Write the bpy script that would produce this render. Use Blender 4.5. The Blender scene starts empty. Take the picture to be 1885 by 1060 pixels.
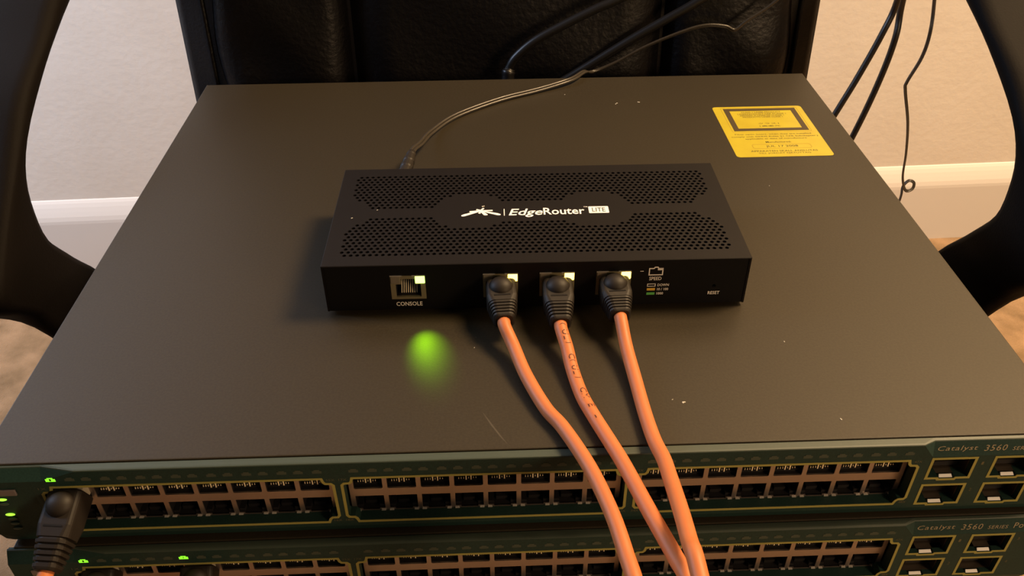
import bpy, bmesh, math, random
from mathutils import Vector, Matrix, Euler
from mathutils.geometry import delaunay_2d_cdt

random.seed(7)
sc = bpy.context.scene
col = sc.collection
ZT = 0.575                      # height of the upper switch's top surface above the floor
MM = 0.001


def srgb(r, g, b):
    def f(c):
        c /= 255.0
        return c / 12.92 if c <= 0.04045 else ((c + 0.055) / 1.055) ** 2.4
    return (f(r), f(g), f(b), 1.0)


# ------------------------------------------------------------------ camera
cd = bpy.data.cameras.new('camera')
cam = bpy.data.objects.new('camera', cd)
col.objects.link(cam)
YAW, PITCH, ROLL, FPX = 0.0305, 0.6463, -0.0074, 1568.44
cd.sensor_width = 36.0
cd.lens = FPX / 1885.0 * 36.0
cd.clip_start = 0.01
fw = Vector((math.sin(YAW) * math.cos(PITCH), math.cos(YAW) * math.cos(PITCH), -math.sin(PITCH)))
rt = Vector((math.cos(YAW), -math.sin(YAW), 0))
up = rt.cross(fw)
r2 = rt * math.cos(ROLL) + up * math.sin(ROLL)
u2 = -rt * math.sin(ROLL) + up * math.cos(ROLL)
cam.matrix_world = Matrix(((r2.x, u2.x, -fw.x, -0.0157), (r2.y, u2.y, -fw.y, -0.2325), (r2.z, u2.z, -fw.z, 0.2558 + ZT), (0, 0, 0, 1)))
sc.camera = cam

# ------------------------------------------------------------------ world, lights, exposure
world = bpy.data.worlds.new('room_ambience')
sc.world = world
world.use_nodes = True
bgn = world.node_tree.nodes['Background']
bgn.inputs['Color'].default_value = (1.0, 0.80, 0.58, 1)
bgn.inputs['Strength'].default_value = 0.07


def area(name, loc, target, size, power, color):
    ld = bpy.data.lights.new(name, 'AREA')
    ld.shape = 'DISK'
    ld.size = size
    ld.energy = power
    ld.color = color
    o = bpy.data.objects.new(name, ld)
    col.objects.link(o)
    o.location = loc
    o.rotation_euler = (Vector(target) - Vector(loc)).to_track_quat('-Z', 'Y').to_euler()
    return o


area('ceiling_lamp', (1.20, 0.42, 2.25), (0.90, 0.90, 0.7), 0.7, 94, (1.0, 0.68, 0.36))
area('front_right_fill', (0.85, -0.75, 0.95), (0.2, 0.0, 0.5), 0.28, 6.5, (1.0, 0.66, 0.36))  # unseen warm fill, added to brighten the front right faces
area('cool_daylight', (-1.45, 0.40, 1.30), (-1.15, 0.97, 1.20), 0.7, 41, (0.60, 0.73, 1.0))

sc.view_settings.view_transform = 'Standard'
sc.view_settings.look = 'None'
sc.view_settings.exposure = 0.0
sc.view_settings.gamma = 1.0
sc.view_settings.use_curve_mapping = False

# ------------------------------------------------------------------ materials
MATS = {}


def mat(name, color, rough=0.5, metal=0.0, spec=0.5, noise=None, bump=None, emit=None, coat=0.0):
    """noise = (scale, colour2, low, high); bump = (scale, strength, distance)"""
    m = bpy.data.materials.new(name)
    m.use_nodes = True
    nt = m.node_tree
    b = nt.nodes['Principled BSDF']
    b.inputs['Base Color'].default_value = color
    b.inputs['Roughness'].default_value = rough
    b.inputs['Metallic'].default_value = metal
    b.inputs['Specular IOR Level'].default_value = spec
    b.inputs['Coat Weight'].default_value = coat
    if emit:
        b.inputs['Emission Color'].default_value = (*emit[0], 1)
        b.inputs['Emission Strength'].default_value = emit[1]
    if noise or bump:
        tc = nt.nodes.new('ShaderNodeTexCoord')
    if noise:
        n = nt.nodes.new('ShaderNodeTexNoise')
        n.inputs['Scale'].default_value = noise[0]
        n.inputs['Detail'].default_value = 4
        r = nt.nodes.new('ShaderNodeValToRGB')
        r.color_ramp.elements[0].position = noise[2]
        r.color_ramp.elements[1].position = noise[3]
        r.color_ramp.elements[0].color = color
        r.color_ramp.elements[1].color = noise[1]
        nt.links.new(tc.outputs['Object'], n.inputs['Vector'])
        nt.links.new(n.outputs['Fac'], r.inputs['Fac'])
        nt.links.new(r.outputs['Color'], b.inputs['Base Color'])
    if bump:
        n2 = nt.nodes.new('ShaderNodeTexNoise')
        n2.inputs['Scale'].default_value = bump[0]
        n2.inputs['Detail'].default_value = 3
        bp = nt.nodes.new('ShaderNodeBump')
        bp.inputs['Strength'].default_value = bump[1]
        bp.inputs['Distance'].default_value = bump[2]
        nt.links.new(tc.outputs['Object'], n2.inputs['Vector'])
        nt.links.new(n2.outputs['Fac'], bp.inputs['Height'])
        nt.links.new(bp.outputs['Normal'], b.inputs['Normal'])
    MATS[name] = m
    return m


mat('wall_paint', srgb(226, 218, 206), 0.85, spec=0.2, noise=(9, srgb(221, 212, 199), 0.35, 0.7), bump=(95, 0.12, 0.004))
mat('trim_paint', srgb(222, 216, 208), 0.6, spec=0.2)
mat('carpet', srgb(126, 104, 78), 0.95, spec=0.1, noise=(22, srgb(160, 132, 102), 0.35, 0.65), bump=(420, 0.6, 0.004))
mat('switch_paint', srgb(50, 44, 33), 0.46, spec=0.28, noise=(900, srgb(44, 38, 28), 0.35, 0.65), bump=(1600, 0.12, 0.0003))
mat('bezel_plastic', srgb(36, 60, 56), 0.55, spec=0.22, noise=(1400, srgb(31, 53, 49), 0.35, 0.65))
mat('bezel_plastic_lit', srgb(56, 66, 58), 0.5, spec=0.4)  # bezel plastic again, paler to paint in light on the upward face
mat('gold_print', srgb(158, 152, 84), 0.5, spec=0.3)
mat('cream_print', srgb(156, 142, 116), 0.6, spec=0.2)
mat('dim_print', srgb(74, 82, 72), 0.6, spec=0.2)
mat('small_print', srgb(104, 98, 74), 0.6, spec=0.2)
mat('shield_metal', srgb(178, 164, 158), 0.42, metal=0.9)
mat('bright_metal', srgb(235, 230, 222), 0.25, metal=0.6)
mat('jack_black', srgb(26, 24, 26), 0.5)
mat('jack_grey', srgb(58, 56, 56), 0.45)
mat('pin_gold', srgb(250, 238, 205), 0.35, metal=0.2)
mat('cage_metal', srgb(120, 108, 96), 0.38, metal=0.8)
mat('tab_glint', srgb(255, 255, 255), 0.3, spec=0.5)  # plain white paints in a lamp reflection on the metal latch tabs
mat('button_plastic', srgb(118, 108, 108), 0.5)
mat('led_off', srgb(70, 88, 74), 0.4)
mat('led_green_icon', srgb(60, 160, 20), 0.4, emit=((0.30, 1.0, 0.03), 1.1))
mat('led_green_status', srgb(60, 160, 20), 0.4, emit=((0.42, 1.0, 0.05), 1.5))
mat('icon_ink', srgb(18, 60, 10), 0.5)
mat('router_paint', srgb(16, 12, 12), 0.55, spec=0.2, bump=(2200, 0.1, 0.0002))
mat('router_front', srgb(10, 9, 11), 0.42, spec=0.35)
mat('router_inside', srgb(8, 8, 8), 0.8, spec=0.1)
mat('white_print', srgb(245, 240, 232), 0.55, spec=0.3)
mat('black_print', srgb(16, 14, 13), 0.55, spec=0.3)
mat('amber_print', srgb(222, 178, 70), 0.55)
mat('green_print', srgb(96, 180, 90), 0.55)
mat('jack_shell', srgb(150, 140, 112), 0.4, metal=0.5)
mat('led_window', srgb(120, 112, 98), 0.35)
mat('led_amber_lit', srgb(250, 200, 60), 0.4, emit=((1.0, 0.66, 0.10), 7.0))
mat('led_green_lit', srgb(150, 240, 60), 0.4, emit=((0.42, 1.0, 0.10), 6.0))
mat('orange_pvc', srgb(190, 110, 62), 0.5, spec=0.4)
mat('cable_ink', srgb(70, 28, 18), 0.6)
mat('boot_rubber', srgb(34, 29, 25), 0.55, spec=0.3)
mat('boot_slot', srgb(20, 18, 18), 0.7, spec=0.2)
mat('clear_plug', srgb(170, 165, 150), 0.2, spec=0.5)
mat('black_cord', srgb(20, 18, 18), 0.4, spec=0.45)
mat('zip_cord', srgb(58, 53, 47), 0.33, spec=0.6)
mat('label_yellow', srgb(178, 162, 46), 0.35, spec=0.4, noise=(60, srgb(170, 152, 42), 0.4, 0.7))
mat('label_ink', srgb(58, 44, 18), 0.6)
mat('label_soft_ink', srgb(150, 126, 34), 0.6)
mat('chair_leather', srgb(10, 8, 10), 0.42, spec=0.3, bump=(260, 0.25, 0.002))
mat('chair_shell', srgb(24, 20, 18), 0.5, spec=0.4, bump=(500, 0.2, 0.001))
mat('arm_plastic', srgb(14, 10, 8), 0.7, spec=0.1, bump=(900, 0.2, 0.0006))
mat('chair_base', srgb(24, 23, 24), 0.45)
mat('dust', srgb(190, 185, 172), 0.9)
mat('scuff', srgb(66, 59, 46), 0.8)

# ------------------------------------------------------------------ mesh helpers


def link(name, me, parent=None, loc=(0, 0, 0), rot=None):
    o = bpy.data.objects.new(name, me)
    col.objects.link(o)
    o.parent = parent
    o.location = loc
    if rot:
        o.rotation_euler = rot
    return o


def mesh(name, verts, faces, material, smooth=False):
    me = bpy.data.meshes.new(name)
    me.from_pydata([tuple(v) for v in verts], [], faces)
    me.materials.append(MATS[material])
    bm = bmesh.new()
    bm.from_mesh(me)
    bmesh.ops.recalc_face_normals(bm, faces=bm.faces)
    bm.to_mesh(me)
    bm.free()
    if smooth:
        me.polygons.foreach_set('use_smooth', [True] * len(me.polygons))
    return me


class MB:
    """collects verts and faces of one mesh"""

    def __init__(self):
        self.v, self.f = [], []

    def add(self, v, f):
        n = len(self.v)
        self.v += [Vector(p) for p in v]
        self.f += [tuple(i + n for i in q) for q in f]
        return self

    def box(self, x0, x1, y0, y1, z0, z1):
        v = [(x, y, z) for z in (z0, z1) for y in (y0, y1) for x in (x0, x1)]
        return self.add(v, [(0, 2, 3, 1), (4, 5, 7, 6), (0, 1, 5, 4), (2, 6, 7, 3), (0, 4, 6, 2), (1, 3, 7, 5)])

    def rbox(self, x0, x1, y0, y1, z0, z1, r, seg=2):
        bm = bmesh.new()
        bmesh.ops.create_cube(bm, size=1.0)
        for w in bm.verts:
            w.co = Vector(((x0 + x1) / 2 + w.co.x * (x1 - x0), (y0 + y1) / 2 + w.co.y * (y1 - y0), (z0 + z1) / 2 + w.co.z * (z1 - z0)))
        bmesh.ops.bevel(bm, geom=list(bm.edges), offset=r, segments=seg, profile=0.5, affect='EDGES')
        bm.verts.index_update()
        self.add([w.co.copy() for w in bm.verts], [tuple(x.index for x in q.verts) for q in bm.faces])
        bm.free()
        return self

    def ell(self, c, rx, ry, rz, nu=16, nv=10):
        v = [(c[0], c[1], c[2] - rz)]
        for j in range(1, nv):
            t = -math.pi / 2 + math.pi * j / nv
            for i in range(nu):
                a = 2 * math.pi * i / nu
                v.append((c[0] + rx * math.cos(t) * math.cos(a), c[1] + ry * math.cos(t) * math.sin(a), c[2] + rz * math.sin(t)))
        v.append((c[0], c[1], c[2] + rz))
        f = []
        for i in range(nu):
            k = (i + 1) % nu
            f.append((0, 1 + k, 1 + i))
            for j in range(nv - 2):
                a = 1 + j * nu
                f.append((a + i, a + k, a + nu + k, a + nu + i))
            a = 1 + (nv - 2) * nu
            f.append((a + i, a + k, len(v) - 1))
        return self.add(v, f)

    def loft(self, loops, caps=True):
        n = len(loops[0])
        v = [p for l in loops for p in l]
        f = []
        for j in range(len(loops) - 1):
            for i in range(n):
                k = (i + 1) % n
                f.append((j * n + i, j * n + k, (j + 1) * n + k, (j + 1) * n + i))
        if caps:
            f.append(tuple(range(n))[::-1])
            f.append(tuple((len(loops) - 1) * n + i for i in range(n)))
        return self.add(v, f)

    def tube(self, pts, r, n=12, caps=True):
        fr = frames(pts)
        loops = []
        for i, (p, t, a, b) in enumerate(fr):
            rr = r(i / (len(fr) - 1)) if callable(r) else r
            loops.append([p + a * (rr * math.cos(2 * math.pi * k / n)) + b * (rr * math.sin(2 * math.pi * k / n)) for k in range(n)])
        return self.loft(loops, caps)

    def tri_plate(self, verts2, tris, loops, to3, d0, d1):
        """flat plate from triangles: front at depth d0, back at d1, walls along loops"""
        n = len(verts2)
        v = [to3(x, z, d0) for x, z in verts2] + [to3(x, z, d1) for x, z in verts2]
        f = [tuple(t) for t in tris] + [tuple(n + i for i in t[::-1]) for t in tris]
        for l in loops:
            for i in range(len(l)):
                a, b = l[i], l[(i + 1) % len(l)]
                f.append((a, b, n + b, n + a))
        return self.add(v, f)

    def build(self, name, material, parent=None, smooth=False, loc=(0, 0, 0), rot=None):
        return link(name, mesh(name, self.v, self.f, material, smooth), parent, loc, rot)

    def mesh(self, name, material, smooth=False):
        return mesh(name, self.v, self.f, material, smooth)


def catmull(pts, sub=8):
    P = [Vector(p) for p in pts]
    Q = [P[0] * 2 - P[1]] + P + [P[-1] * 2 - P[-2]]
    out = []
    for i in range(1, len(Q) - 2):
        p0, p1, p2, p3 = Q[i - 1:i + 3]
        for s in range(sub):
            t = s / sub
            out.append(0.5 * ((2 * p1) + (p2 - p0) * t + (2 * p0 - 5 * p1 + 4 * p2 - p3) * t * t + (3 * p1 - p0 - 3 * p2 + p3) * t ** 3))
    out.append(P[-1])
    return out


def frames(pts):
    pts = [Vector(p) for p in pts]
    out, a = [], None
    for i, p in enumerate(pts):
        t = (pts[min(i + 1, len(pts) - 1)] - pts[max(i - 1, 0)]).normalized()
        if a is None:
            a = t.cross(Vector((0, 0, 1)))
            if a.length < 1e-3:
                a = t.cross(Vector((0, 1, 0)))
        a = (a - t * a.dot(t)).normalized()
        out.append((p, t, a.copy(), t.cross(a)))
    return out


def inside(pt, poly):
    x, y = pt
    c = False
    for i in range(len(poly)):
        x1, y1 = poly[i]
        x2, y2 = poly[i - 1]
        if (y1 > y) != (y2 > y) and x < (x2 - x1) * (y - y1) / (y2 - y1) + x1:
            c = not c
    return c


def cdt(outer, holes, lines=(), keep_out=None):
    """outer/holes/lines in mm -> verts, tris, loops (indices)"""
    vs, es, src = [], [], []
    for l in [outer] + list(holes):
        n = len(vs)
        vs += [Vector(p) for p in l]
        es += [(n + i, n + (i + 1) % len(l)) for i in range(len(l))]
        src.append(list(range(n, n + len(l))))
    for l in lines:
        n = len(vs)
        vs += [Vector(p) for p in l]
        es += [(n + i, n + i + 1) for i in range(len(l) - 1)]
    rv, re, rf, ov, oe, of = delaunay_2d_cdt(vs, es, [], 1, 1e-5)
    m = {}
    for i, o in enumerate(ov):
        for k in o:
            m[k] = i
    tris = []
    for t in rf:
        c = sum((rv[i] for i in t), Vector((0, 0))) / 3
        if keep_out:
            if keep_out(c):
                continue
        elif any(inside(c, h) for h in holes):
            continue
        tris.append(list(t))
    loops = [[m[i] for i in l] for l in src]
    return [tuple(v) for v in rv], tris, loops


def offset_poly(poly, d):
    """inset a closed polygon by d (positive = to the left of its direction)"""
    out = []
    n = len(poly)
    for i in range(n):
        p0, p1, p2 = Vector(poly[i - 1]), Vector(poly[i]), Vector(poly[(i + 1) % n])
        a, b = (p1 - p0).normalized(), (p2 - p1).normalized()
        na, nb = Vector((-a.y, a.x)), Vector((-b.y, b.x))
        k = (na + nb)
        k = k / max(0.35, k.length_squared / 2)
        out.append(tuple(p1 + k * d))
    return out


def ribbon(poly, w, to3, d0, d1):
    a, b = offset_poly(poly, w / 2), offset_poly(poly, -w / 2)
    n = len(poly)
    v = [to3(*p, d0) for p in a] + [to3(*p, d0) for p in b] + [to3(*p, d1) for p in a] + [to3(*p, d1) for p in b]
    f = []
    for i in range(n):
        k = (i + 1) % n
        f += [(i, k, n + k, n + i), (i, 2 * n + i, 2 * n + k, k), (n + i, n + k, 3 * n + k, 3 * n + i)]
    return v, f


def rrect(x0, x1, z0, z1, r, seg=3):
    out = []
    for cx, cz, a0 in ((x1 - r, z1 - r, 0), (x0 + r, z1 - r, 90), (x0 + r, z0 + r, 180), (x1 - r, z0 + r, 270)):
        for s in range(seg + 1):
            a = math.radians(a0 + 90 * s / seg)
            out.append((cx + r * math.cos(a), cz + r * math.sin(a)))
    return out


def text_mesh(body, shear=0.0, bold=0.0, spacing=1.0):
    """returns 2D verts and faces of a line of text, normalised to the box 0..1, 0..1, plus its aspect"""
    cu = bpy.data.curves.new('t', 'FONT')
    cu.body = body
    cu.size = 1.0
    cu.shear = shear
    cu.offset = bold
    cu.space_character = spacing
    cu.resolution_u = 2
    cu.fill_mode = 'FRONT'
    ob = bpy.data.objects.new('t', cu)
    col.objects.link(ob)
    dg = bpy.context.evaluated_depsgraph_get()
    me = bpy.data.meshes.new_from_object(ob.evaluated_get(dg))
    v = [(p.co.x, p.co.y) for p in me.vertices]
    f = [tuple(p.vertices) for p in me.polygons]
    bpy.data.objects.remove(ob)
    bpy.data.curves.remove(cu)
    bpy.data.meshes.remove(me)
    if not v:
        return [], [], 1
    x0, x1 = min(p[0] for p in v), max(p[0] for p in v)
    y0, y1 = min(p[1] for p in v), max(p[1] for p in v)
    return [((p[0] - x0) / (x1 - x0), (p[1] - y0) / (y1 - y0)) for p in v], f, (x1 - x0) / (y1 - y0)


def add_text(mb, body, x0, x1, y0, y1, to3, depth, **kw):
    v, f, asp = text_mesh(body, **kw)
    mb.add([to3(x0 + p[0] * (x1 - x0), y0 + p[1] * (y1 - y0), depth) for p in v], f)
    return mb


FRONT = lambda x, z, d: (x * MM, d * MM, z * MM)      # a plane facing -Y, depth = y
TOP = lambda x, y, d: (x * MM, y * MM, d * MM)        # a plane facing +Z, depth = z


def empty(name, loc, label=None, cat=None, group=None, rz=0.0):
    o = bpy.data.objects.new(name, None)
    o.empty_display_size = 0.02
    col.objects.link(o)
    o.location = loc
    o.rotation_euler = (0, 0, rz)
    tag(o, label, cat, group)
    return o


def tag(o, label=None, cat=None, group=None, kind=None):
    for k, v in (('label', label), ('category', cat), ('group', group), ('kind', kind)):
        if v:
            o[k] = v
    return o


# ------------------------------------------------------------------ the setting: floor, wall, baseboard
WY, WA = 0.968, math.radians(2.0)          # wall distance at x = 0, yaw
m = MB()
m.box(-2.6, 2.6, -2.2, 1.25, -0.06, 0.0)
tag(m.build('floor', 'carpet'), 'beige mottled carpet under the chair', 'floor', kind='structure')
m = MB()
m.box(-2.6, 2.6, 0.0, 0.10, 0.0, 2.5)
tag(m.build('wall_back', 'wall_paint', loc=(0, WY, 0), rot=(0, 0, WA)), 'off-white lightly textured wall behind the chair', 'wall', kind='structure')
prof = [(0.0, 0.0), (-0.014, 0.0), (-0.014, 0.102), (-0.0136, 0.107), (-0.0120, 0.114), (-0.0095, 0.121), (-0.0068, 0.128), (-0.0040, 0.134), (-0.0015, 0.138), (0.0, 0.139)]
m = MB()
m.loft([[Vector((x, y, z)) for y, z in prof] for x in (-2.6, 2.6)])
tag(m.build('baseboard_back', 'trim_paint', loc=(0, WY, 0), rot=(0, 0, WA)), 'white painted baseboard with a moulded top along the wall', 'baseboard', kind='structure')

# ------------------------------------------------------------------ office chair
CX = 0.0075
SEAT = ZT - 0.0886                 # top of seat
chair = empty('office_chair', (CX, 0.2, 0), 'black padded office chair carrying the stacked network equipment', 'chair')
CO = Vector((CX, 0.2, 0))


def chair_part(mb, name, material, parent=None, smooth=True):
    mb.v = [p - CO for p in mb.v]
    return mb.build(name, material, parent or chair, smooth)


# seat cushion: rounded plan, crowned edges
m = MB()
plan = rrect(-0.238, 0.238, -0.015, 0.425, 0.085, 8)
lo = []
for dz, ins in ((-0.085, 0.02), (-0.075, 0.004), (-0.055, 0.0), (-0.025, 0.0), (-0.008, 0.006), (-0.002, 0.016), (0.0, 0.034)):
    pl = offset_poly(plan, ins)
    lo.append([Vector((CX + x, y, SEAT + dz)) for x, y in pl])
m.loft(lo)
seat = chair_part(m, 'seat', 'chair_leather')
m = MB()
m.tube(catmull([(CX + x, y, SEAT - 0.04) for x, y in plan[::3]] + [(CX + plan[0][0], plan[0][1], SEAT - 0.04)], 4), 0.004, 8)
chair_part(m, 'piping', 'chair_leather', seat)
m = MB()
m.rbox(CX - 0.19, CX + 0.19, 0.04, 0.37, SEAT - 0.115, SEAT - 0.083, 0.01)
chair_part(m, 'seat_pan', 'chair_base', smooth=False)

# backrest: outer shell, three padded panels, welts
BY0, BLEAN = 0.418, 0.10          # front plane of the shell, lean per metre height
ZB0, ZB1 = SEAT - 0.02, SEAT + 0.45


def by(z):
    return BY0 + BLEAN * (z - ZT)


m = MB()
lo = []
for y_off, ins in ((0.0, 0.006), (0.004, 0.0), (0.03, 0.0), (0.042, 0.015)):
    pl = offset_poly(rrect(-0.2505, 0.2470, ZB0, ZB1, 0.06, 6), ins)
    lo.append([Vector((x, by(z) + y_off, z)) for x, z in pl])
m.loft(lo)
shell = chair_part(m, 'backrest_shell', 'chair_shell')
EDG = [-0.224, -0.119, 0.123, 0.226]
for k in range(3):
    xa, xb = EDG[k] + 0.0012, EDG[k + 1] - 0.0012
    m = MB()
    nx, nz = 14, 44
    grid = []
    for j in range(nz + 1):
        z = ZB0 + 0.012 + (ZB1 - ZB0 - 0.03) * j / nz
        for i in range(nx + 1):
            u = i / nx
            e = min(1.0, min(u, 1 - u) * (xb - xa) / 0.022)
            e2 = min(1.0, min(j, nz - j) / nz * 0.6 / 0.03)
            h = 0.016 * math.sqrt(max(0.0, 1 - (1 - e) ** 2)) * math.sqrt(max(0.0, 1 - (1 - e2) ** 2))
            # soft wrinkles by the outer edge of the side panels
            out = (u if k == 2 else 1 - u) if k != 1 else 0.0
            wr = 0.0022 * math.sin(z * 115 + 3 * u + k) * max(0.0, out - 0.35) + 0.0012 * math.sin(z * 47 + 9 * u)
            xx = xa + (xb - xa) * u + (0.0022 * math.sin(z * 62 + k * 2) * max(0.0, out - 0.8) * 5 if k != 1 else 0)
            grid.append(Vector((xx, by(z) - h - wr * e, z)))
    n1 = nx + 1
    m.add(grid, [(j * n1 + i, j * n1 + i + 1, (j + 1) * n1 + i + 1, (j + 1) * n1 + i) for j in range(nz) for i in range(nx)])
    back = [Vector((xa + (xb - xa) * (i / nx), by(ZB0 + 0.012 + (ZB1 - ZB0 - 0.03) * j / nz) + 0.002, ZB0 + 0.012 + (ZB1 - ZB0 - 0.03) * j / nz)) for j in (0, nz) for i in (0, nx)]
    m.add(back, [(0, 1, 3, 2)])
    chair_part(m, 'backrest_panel', 'chair_leather', shell)
for s, x in ((-1, -0.2295), (1, 0.2310)):
    m = MB()
    m.tube([(x, by(z) - 0.0005, z) for z in [ZB0 + 0.03 + 0.37 * i / 20 for i in range(21)]], 0.0022, 8)
    chair_part(m, 'welt', 'chair_leather', shell)


def rr_section(F, R, xi, xo, r, seg=3):
    """rounded rectangle between front point F and rear point R (y,z), inner x and outer x"""
    F, R = Vector(F), Vector(R)
    d = R - F
    L = d.length
    d.normalize()
    lo_, hi_ = min(xi, xo), max(xi, xo)
    return [Vector((x, F.x + d.x * t, F.y + d.y * t)) for x, t in rrect(lo_, hi_, 0, L, min(r, L * 0.45), seg)]


# arm outline (y, z relative to switch top): front edge, rear edge, inward shift
ARM = [((0.185, -0.140), (0.262, -0.142), 0.150, 0.020), ((0.182, -0.125), (0.258, -0.130), 0.075, 0.018), ((0.179, -0.100), (0.252, -0.104), 0.020, 0.016),
       ((0.1735, -0.072), (0.243, -0.075), 0.0, 0.016), ((0.158, -0.051), (0.224, -0.051), 0.0, 0.030), ((0.140, -0.034), (0.208, -0.028), 0.0, 0.066),
       ((0.142, -0.021), (0.2055, -0.006), 0.0, 0.078), ((0.166, 0.001), (0.2105, 0.014), 0.0, 0.08), ((0.200, 0.027), (0.227, 0.031), 0.0, 0.08),
       ((0.235, 0.052), (0.262, 0.049), 0.0, 0.08), ((0.278, 0.070), (0.299, 0.064), 0.0, 0.08), ((0.322, 0.090), (0.347, 0.078), 0.0, 0.08),
       ((0.370, 0.103), (0.390, 0.084), 0.006, 0.076), ((0.410, 0.128), (0.432, 0.108), 0.022, 0.07), ((0.440, 0.152), (0.462, 0.132), 0.045, 0.07)]


def smooth_stations(st, sub=3):
    a = catmull([(s[0][0], s[0][1], 0) for s in st], sub)
    b = catmull([(s[1][0], s[1][1], 0) for s in st], sub)
    c = catmull([(s[2], s[3], 0) for s in st], sub)
    return [((p.x, p.y), (q.x, q.y), (r.x, r.y)) for p, q, r in zip(a, b, c)]


for sgn, xin in ((-1, -0.280), (1, 0.295)):
    m = MB()
    lo = []
    for F, R, (sh, wd) in smooth_stations(ARM):
        xi = xin - sgn * sh
        xo = xin + sgn * wd - sgn * sh
        lo.append(rr_section((F[0], F[1] + ZT), (R[0], R[1] + ZT), xi, xo, min(0.009, wd * 0.45)))
    m.loft(lo)
    chair_part(m, 'armrest', 'arm_plastic')
    m = MB()
    m.rbox(min(sgn * 0.10, sgn * 0.30) + CX, max(sgn * 0.10, sgn * 0.30) + CX, 0.16, 0.25, SEAT - 0.128, SEAT - 0.113, 0.005)
    chair_part(m, 'arm_bracket', 'chair_base', smooth=False)

# column, star base, casters
m = MB()
m.tube([(CX, 0.2, 0.09), (CX, 0.2, 0.25)], 0.027, 20)
m.tube([(CX, 0.2, 0.25), (CX, 0.2, SEAT - 0.112)], 0.015, 20)
chair_part(m, 'gas_column', 'chair_base')
for k in range(5):
    a = math.radians(90 + 72 * k)
    d = Vector((math.cos(a), math.sin(a), 0))
    s = Vector((-d.y, d.x, 0))
    m = MB()
    lo = []
    for t, w, z0, z1 in ((0.02, 0.026, 0.075, 0.125), (0.12, 0.022, 0.075, 0.108), (0.27, 0.016, 0.068, 0.088)):
        c = Vector((CX, 0.2, 0)) + d * t
        lo.append([c + s * w + Vector((0, 0, z0)), c - s * w + Vector((0, 0, z0)), c - s * w * 0.8 + Vector((0, 0, z1)), c + s * w * 0.8 + Vector((0, 0, z1))])
    m.loft(lo)
    leg = chair_part(m, 'base_leg', 'chair_base', smooth=False)
    m = MB()
    c = Vector((CX, 0.2, 0.028)) + d * 0.27
    for sd in (-1, 1):
        m.tube([c + s * sd * 0.008, c + s * sd * 0.024], 0.027, 16)
    m.tube([c, c + Vector((0, 0, 0.045))], 0.006, 8)
    chair_part(m, 'caster', 'chair_base', leg, smooth=False)

# ------------------------------------------------------------------ network switches
SH = 0.0430                         # body height
PITCH_P = 13.85                     # port pitch, mm
GC = [-139.0, -20.2, 99.3]          # centres of the three port groups
CACHE = {}


def shared(key, fn):
    if key not in CACHE:
        CACHE[key] = fn()
    return CACHE[key]


def group_outline(cx):
    r = [(53.3, -9.8), (53.8, -11.9), (54.6, -12.8), (56.8, -12.9), (57.7, -13.9), (57.8, -32.8), (57.0, -33.9), (54.8, -34.0), (53.9, -34.9), (53.2, -36.9)]
    return [(cx + x, z) for x, z in r] + [(cx - x, z) for x, z in r[::-1]]      # clockwise seen from the front


def sfp_outline(x0, z1):
    return [(x0, z1), (x0 + 18, z1), (x0 + 18, z1 - 11.9), (x0 + 12.6, z1 - 11.9), (x0 + 12.2, z1 - 12.7), (x0 + 5.2, z1 - 12.7), (x0 + 4.8, z1 - 11.9), (x0, z1 - 11.9)]


SFPS = [(162.2, -9.2), (162.2, -25.3), (188.2, -9.2), (188.2, -25.3)]


def bezel_mesh():
    outer = [(-222.5, -1.2), (222.5, -1.2), (222.5, -38), (221.5, -41), (219, -43), (-218.5, -43), (-221.2, -41.5), (-222.5, -38)]
    holes = [offset_poly(group_outline(c), -0.55) for c in GC] + [offset_poly(sfp_outline(*s), -0.6) for s in SFPS]
    lines = [[(156.5, -1.2), (161.5, -8.0), (222.5, -8.0)], [(161.5, -1.2), (161.5, -8.0)], [(-181, -1.2), (-195, -6.2), (-222.5, -6.2)], [(-195, -1.2), (-195, -6.2)],
             [(-200, -6.2), (-200, -42.9)], [(-209, -6.2), (-209, -42.9)], [(-181, -39.6), (222.5, -39.6)]]
    vs, tris, loops = cdt(outer, holes, lines)

    def to3(x, z, d):
        if d < 0:
            if x >= 161 or (x > 156.4 and z > -1.3):
                if z > -8.0:
                    d += 2.2 * (z + 8.0) / 6.8 * min(1, max(0, (x - 156.5) / 5))
            if x <= -181:
                if z > -6.2:
                    d += 3.0 * min(1, (z + 6.2) / 5.0) * min(1, max(0, (-181 - x) / 14))
            if z < -39.6:
                d += 1.0 * min(1, (-39.6 - z) / 3.3)
        return (x * MM, d * MM, z * MM)
    m = MB()
    m.tri_plate(vs, tris, loops, to3, -4.0, 1.0)
    return m.mesh('front_bezel', 'bezel_plastic')


def bezel_top_mesh():
    m = MB()
    lo = []
    for x in (-222.5, -195, -181, 156.5, 161.5, 222.5):
        yf = -4.0
        if x <= -195:
            yf = -1.0
        if x >= 161:
            yf = -1.8
        lo.append([Vector((x * MM, a * MM, b * MM)) for a, b in ((yf, -1.22), (yf + 0.25, -0.85), (yf + 0.9, -0.7), (-0.35, -0.6), (-0.35, -1.22))])
    m.loft(lo)
    return m.mesh('bezel_lip', 'bezel_plastic_lit')


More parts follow.
